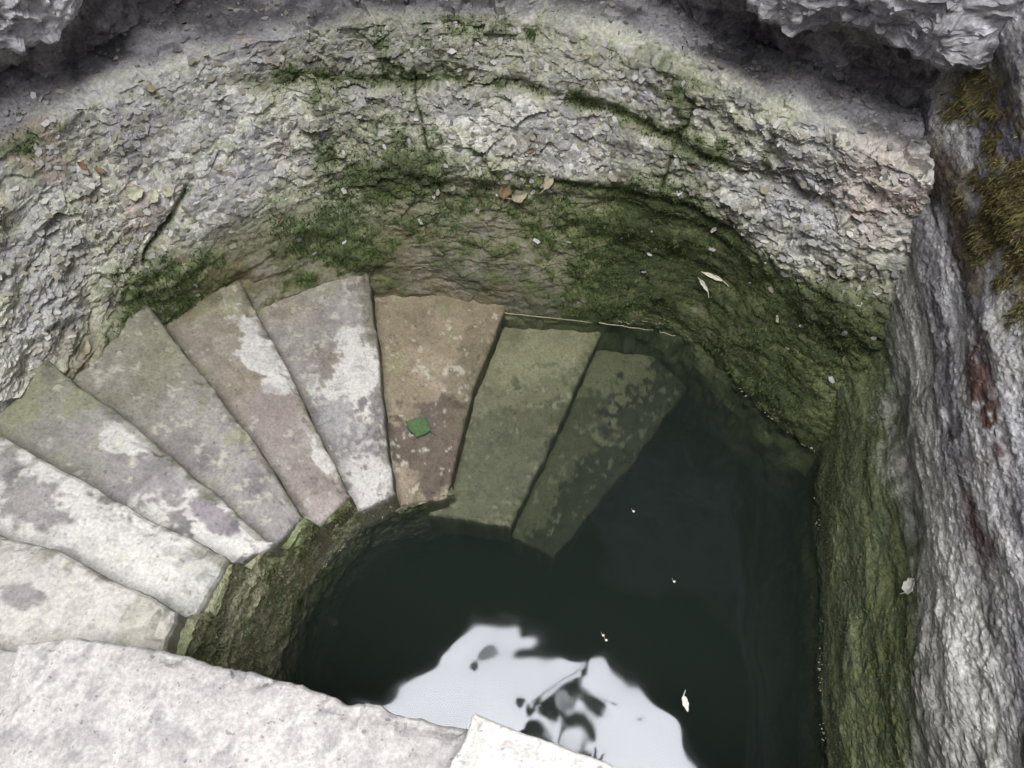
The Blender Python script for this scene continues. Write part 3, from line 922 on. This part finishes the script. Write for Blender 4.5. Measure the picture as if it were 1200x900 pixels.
def leaf_on(px, py, L, Wd, mat, spin, lab, grid=(None, None), name='dry_leaf', lift=.006, seed=0, tip=1.1, group=None, curl=.5):
    gp, gn = grid
    if gp is None:
        gp, gn = WALL_P, WALL_N
    i = ray_hit(px, py, gp)
    o_ = leaf_mesh(name, L, Wd, mat, curl, .5, tip, seed=seed)
    nn = gn[i] + np.array((0, -.2, .35))
    orient(o_, gp[i] + gn[i] * lift, nn, spin)
    tag(o_, lab, 'leaf' if 'leaf' in name else 'chip', group)
    return o_

leaf_on(832, 322, .085, .014, M_pale, 2.9, 'upper blade of the narrow pale leaf pair stuck on the mossy wall', seed=3, lift=.012)
leaf_on(826, 331, .065, .013, M_pale, 2.5, 'lower blade of the narrow pale leaf pair stuck on the mossy wall', seed=4, lift=.012)
leaf_on(644, 213, .07, .030, M_dry, 1.0, 'curled cream leaf standing on edge at the mossy lip of the wall', seed=6, lift=.015)
leaf_on(608, 228, .06, .045, M_dry, .4, 'rounded cream leaf lying just below the lip of the wall', seed=7)
leaf_on(590, 222, .06, .045, M_dry2, 1.4, 'round brown leaf beside the cream one below the lip', seed=8)
leaf_on(160, 226, .055, .045, M_lich, .3, 'round pale leaf over the dark crack, biggest of its row', seed=9, tip=.6)
leaf_on(180, 228, .045, .034, M_lich, .9, 'round pale leaf over the dark crack, second of its row', seed=10, tip=.6)
leaf_on(197, 224, .04, .032, M_lich, 1.9, 'round pale leaf over the dark crack, last and smallest of its row', seed=11, tip=.6)
leaf_on(100, 405, .05, .03, M_dry, .6, 'small pale leaf in the moss beside the outer end of the dull step', seed=12)
sh = leaf_on(1068, 687, .045, .03, M_white, 2.2, 'white triangular chip stuck on the mossy right rock', (FACE_P, FACE_N), 'shell_chip', .006, 13, .5)

for k in range(14):
    px, py = rnd.uniform(60, 1000), rnd.uniform(60, 260)
    s_ = rnd.uniform(.020, .038)
    leaf_on(px, py, s_, s_ * rnd.uniform(.35, .6), M_dry if rnd.random() < .75 else M_dry2, rnd.uniform(0, 6.28),
            'tiny curled dry leaf caught among the flakes of the grey wall', seed=20 + k, group='tiny dry leaves on the grey wall', curl=rnd.uniform(.2, .9))

# specks afloat
for (x, y, lab) in ((.509, .668, 'pale speck floating alone in the middle of the dark water'), (.277, .504, 'pale speck floating near the bright reflection, upper of a pair'),
                    (.285, .490, 'pale speck floating near the bright reflection, lower of a pair'), (.40, .90, 'pale speck floating below the deepest visible step')):
    o_ = leaf_mesh('floating_speck', .008, .006, M_pale, .1, .1, .5, n=4, m=2, seed=3)
    o_.location = (x, y, .003)
    tag(o_, lab, 'speck', 'specks on the water')

# foam and dust in a broken line at the water's edge
r_ = np.random.RandomState(5)
V, F = [], []
def foam_run(poly, n, spread):
    pts = resample(poly, 400)
    keep = fbm(np.c_[pts, pts[:, :1] * 0], 14, 3, .6, 121)
    for _ in range(n):
        i = r_.randint(400)
        if keep[i] < .22:
            continue
        p = pts[i] + r_.normal(0, spread, 2)
        s = r_.uniform(.0008, .0022)
        b = len(V)
        for t in range(6):
            V.append((p[0] + s * math.cos(t * 1.047) * 1.3, p[1] + s * math.sin(t * 1.047), .0015))
        V.append((p[0], p[1], .0015 + s * .6))
        for t in range(6):
            F.append((b + t, b + (t + 1) % 6, b + 6))
wi = np.argmin(np.abs(WALL_P[:, :, 2]), axis=0)
edge = WALL_P[wi, np.arange(WALL_P.shape[1])][:, :2]
e_in = -out2
edge_r = (edge + e_in * .006)[(ts > 9.3) & (ts < 12.3)]
foam_run(edge_r, 240, .003)
fi = np.argmin(np.abs(FACE_P[:, :, 2]), axis=0)
fe = FACE_P[fi, np.arange(FACE_P.shape[1])][:, :2] + np.array((-.007, 0))
foam_run(fe[130:480], 240, .003)
si = np.argmin(np.abs(STW_P[:150, :, 2]), axis=0)
se = STW_P[si, np.arange(STW_P.shape[1])][:, :2] + np.array((.006, .003))
foam_run(se[50:270], 260, .003)
tag(mesh_from('foam', V, F, M_dry), kind='stuff')

# ------------------------------------------------------------------ moss fronds and rock flakes (nobody could count them)
def scatter(name, grid, gnorm, mask, n, size, colours, mat, shape, seed, stand=.5, down=0.0):
    r = np.random.RandomState(seed)
    w = np.clip(mask, 0, None).ravel().astype(np.float64)
    cs = np.cumsum(w)
    ii = np.searchsorted(cs, r.rand(n) * cs[-1])
    p = grid.reshape(-1, 3)[ii] + r.normal(0, .003, (n, 3))
    nn = gnorm.reshape(-1, 3)[ii]
    rv = r.normal(0, 1, (n, 3))
    a = rv - nn * (rv * nn).sum(1, keepdims=True)
    a /= np.linalg.norm(a, axis=1, keepdims=True)
    b = np.cross(nn, a)
    L = r.uniform(size[0], size[1], (n, 1))
    if shape == 'frond':
        tip = p + (nn * stand + a * .8 + np.array((0, 0, -down))) * L
        w_ = L * r.uniform(.10, .2, (n, 1))
        mid = (p + tip) / 2 + nn * L * .12
        V = np.stack([p - b * w_ * .6, p + b * w_ * .6, mid + b * w_, tip, mid - b * w_], 1)
    else:
        t = r.uniform(-.45, .45, (n, 1))
        a2 = a + nn * t
        b2 = b * r.uniform(.45, .9, (n, 1))
        p = p + nn * L * .10
        V = np.stack([p - a2 * L * .5 - b2 * L * .3, p + a2 * L * .35 - b2 * L * .5, p + a2 * L * .55 + b2 * L * .2, p + a2 * L * .05 + b2 * L * .5 + nn * L * .1, p - a2 * L * .5 + b2 * L * .3], 1)
    C = np.array(colours, np.float32)[r.randint(len(colours), size=n)] * r.uniform(.75, 1.3, (n, 1)).astype(np.float32)
    F = np.arange(n * 5, dtype=np.int32).reshape(n, 5)
    return tag(mesh_from(name, V.reshape(-1, 3), F, mat, np.repeat(C, 5, 0)), kind='stuff')

WZ = WALL_P[..., 2]
vis = sm(3.0, 3.6, tt) * (1 - sm(12.3, 12.6, tt)) * sm(0.01, .03, WZ)
scatter('moss', WALL_P, WALL_N, sm(.35, .9, WALL_MOSS) * vis * (1 - .5 * sm(9.0, 10, tt)), 34000, (.005, .013), [MOSS_D, MOSS_M, MOSS_D, (.05, .075, .02), (.085, .11, .035)], M_moss, 'frond', 1, .55, .3)
scatter('rock_flakes', WALL_P, WALL_N, vis * sm(.35, .6, WZ) * (1 - WALL_MOSS) * (1 - sm(.96, 1.04, VV)) + .02 * vis * sm(.1, .3, WZ), 3600, (.008, .026),
        [(.48, .47, .45), GREY_M, (.36, .35, .29), (.42, .41, .38), (.28, .26, .21)], M_bits, 'flake', 2)
FZ = FACE_P[..., 2]
fvis = sm(.02, .05, FZ) * (1 - sm(1.3, 1.4, FZ))
scatter('golden_moss', FACE_P, FACE_N, sm(.55, 1.0, FACE_GOLD + .5 * FACE_NM) * fvis, 4200, (.007, .018), [(.14, .11, .045), (.19, .17, .065), (.09, .065, .035), (.09, .10, .035)], M_moss, 'frond', 3, .5, .9)
scatter('moss', FACE_P, FACE_N, sm(.4, .9, FACE_GREEN + .4 * FACE_NM) * fvis, 26000, (.003, .008), [(.06, .07, .03), MOSS_M, MOSS_O, (.13, .15, .05)], M_moss, 'frond', 4, .5, .4)
SZ = STW_P[..., 2]
scatter('moss', STW_P[:150], STW_N[:150], (sm(.03, .08, SZ) * (1 - sm(12.2, 12.6, fx))[None])[:150], 5000, (.005, .013), [MOSS_M, MOSS_O, (.16, .13, .07), (.09, .09, .03), (.2, .17, .11)], M_moss, 'frond', 5, .5, .3)

r_ = np.random.RandomState(9)
ico = []
for k in range(6):
    bm_ = bmesh.new()
    bmesh.ops.create_icosphere(bm_, subdivisions=1, radius=1)
    vv = np.array([v.co[:] for v in bm_.verts])
    ff = np.array([[v.index for v in f.verts] for f in bm_.faces])
    bm_.free()
    ico.append((vv * (1 + .35 * fbm(vv + k * 5, 1.3, 2, .6, k))[:, None], ff))
w_ = (sm(1.06, 1.2, VV) * (1 - sm(1.75, 1.95, VV)) * sm(3.2, 3.8, tt) * (1 - sm(12.2, 12.5, tt))).ravel()
cs_ = np.cumsum(w_)
V, F, C, nb_ = [], [], [], 0
for k in range(1800):
    i = np.searchsorted(cs_, r_.rand() * cs_[-1])
    vv, ff = ico[k % 6]
    s_ = .002 + .009 * r_.rand() ** 3.5
    a_ = r_.rand() * 6.28
    q_ = vv * np.array((1.25, .9, .6)) * s_
    q_ = np.stack([q_[:, 0] * math.cos(a_) - q_[:, 1] * math.sin(a_), q_[:, 0] * math.sin(a_) + q_[:, 1] * math.cos(a_), q_[:, 2]], 1)
    V.append(q_ + WALL_P.reshape(-1, 3)[i] + np.array((0, 0, s_ * .3)))
    F.append(ff + nb_)
    nb_ += len(vv)
    C.append(np.repeat(np.array([[(.2, .19, .2), (.32, .31, .31), (.14, .13, .13), (.26, .25, .21)][r_.randint(4)]], np.float32), len(vv), 0))
tag(mesh_from('gravel', np.concatenate(V), np.concatenate(F), M_bits, np.concatenate(C)), kind='stuff')

# ------------------------------------------------------------------ unseen branch, added to shape the sky's reflection in the water
M_bark = plain_mat('bark', (.07, .055, .04), .9, .3, 30)
M_fol = plain_mat('foliage', (.05, .075, .03), .6, .3, 8)
br = bpy.data.objects.new('added_branch', None)
col.objects.link(br)
br.location = (.75, 1.6, 5.3)
tag(br, 'added leafy branch out of view, shaping the dark blots mirrored in the water', 'branch')
def child(o_):
    o_.parent = br
    o_.matrix_parent_inverse = Matrix.Translation(-Vector(br.location))
    return o_
child(tube('stem', [(.75, 1.75, 5.35), (.68, 1.35, 5.05), (.55, 1.0, 4.95), (.50, .70, 4.90), (.62, .5, 4.86)], .022, M_bark))
child(tube('stem', [(.66, 1.3, 5.04), (.45, 1.10, 4.98), (.22, .98, 4.92)], .012, M_bark))
leaves_ = [(.12, 1.02, .22, .3), (.26, .92, .20, 2.0), (.46, .95, .30, 1.1), (.60, .85, .24, 2.6), (.34, .72, .30, .2), (.52, .62, .34, .7),
           (.72, .60, .30, 1.9), (.84, .42, .22, 2.4), (.22, .62, .22, 2.9), (.66, .42, .34, .4), (1.05, .72, .08, .4), (.60, 1.12, .2, .9)]
for k in range(26):
    a_ = rnd.random()
    leaves_.append((.18 + .6 * a_ + rnd.gauss(0, .10), 1.0 - .5 * rnd.random() + rnd.gauss(0, .06), rnd.uniform(.06, .16), rnd.uniform(0, 6.28)))
for k, (x, y, s, spin) in enumerate(leaves_):
    s = s * .8
    l_ = leaf_mesh('leaf', s, s * .62, M_fol, .25, .2, .8, seed=60 + k)
    l_.location = (x, y, 4.9 + .02 * (k % 3))
    l_.rotation_euler = (rnd.uniform(-.5, .5), rnd.uniform(-.5, .5), spin)
    child(l_)
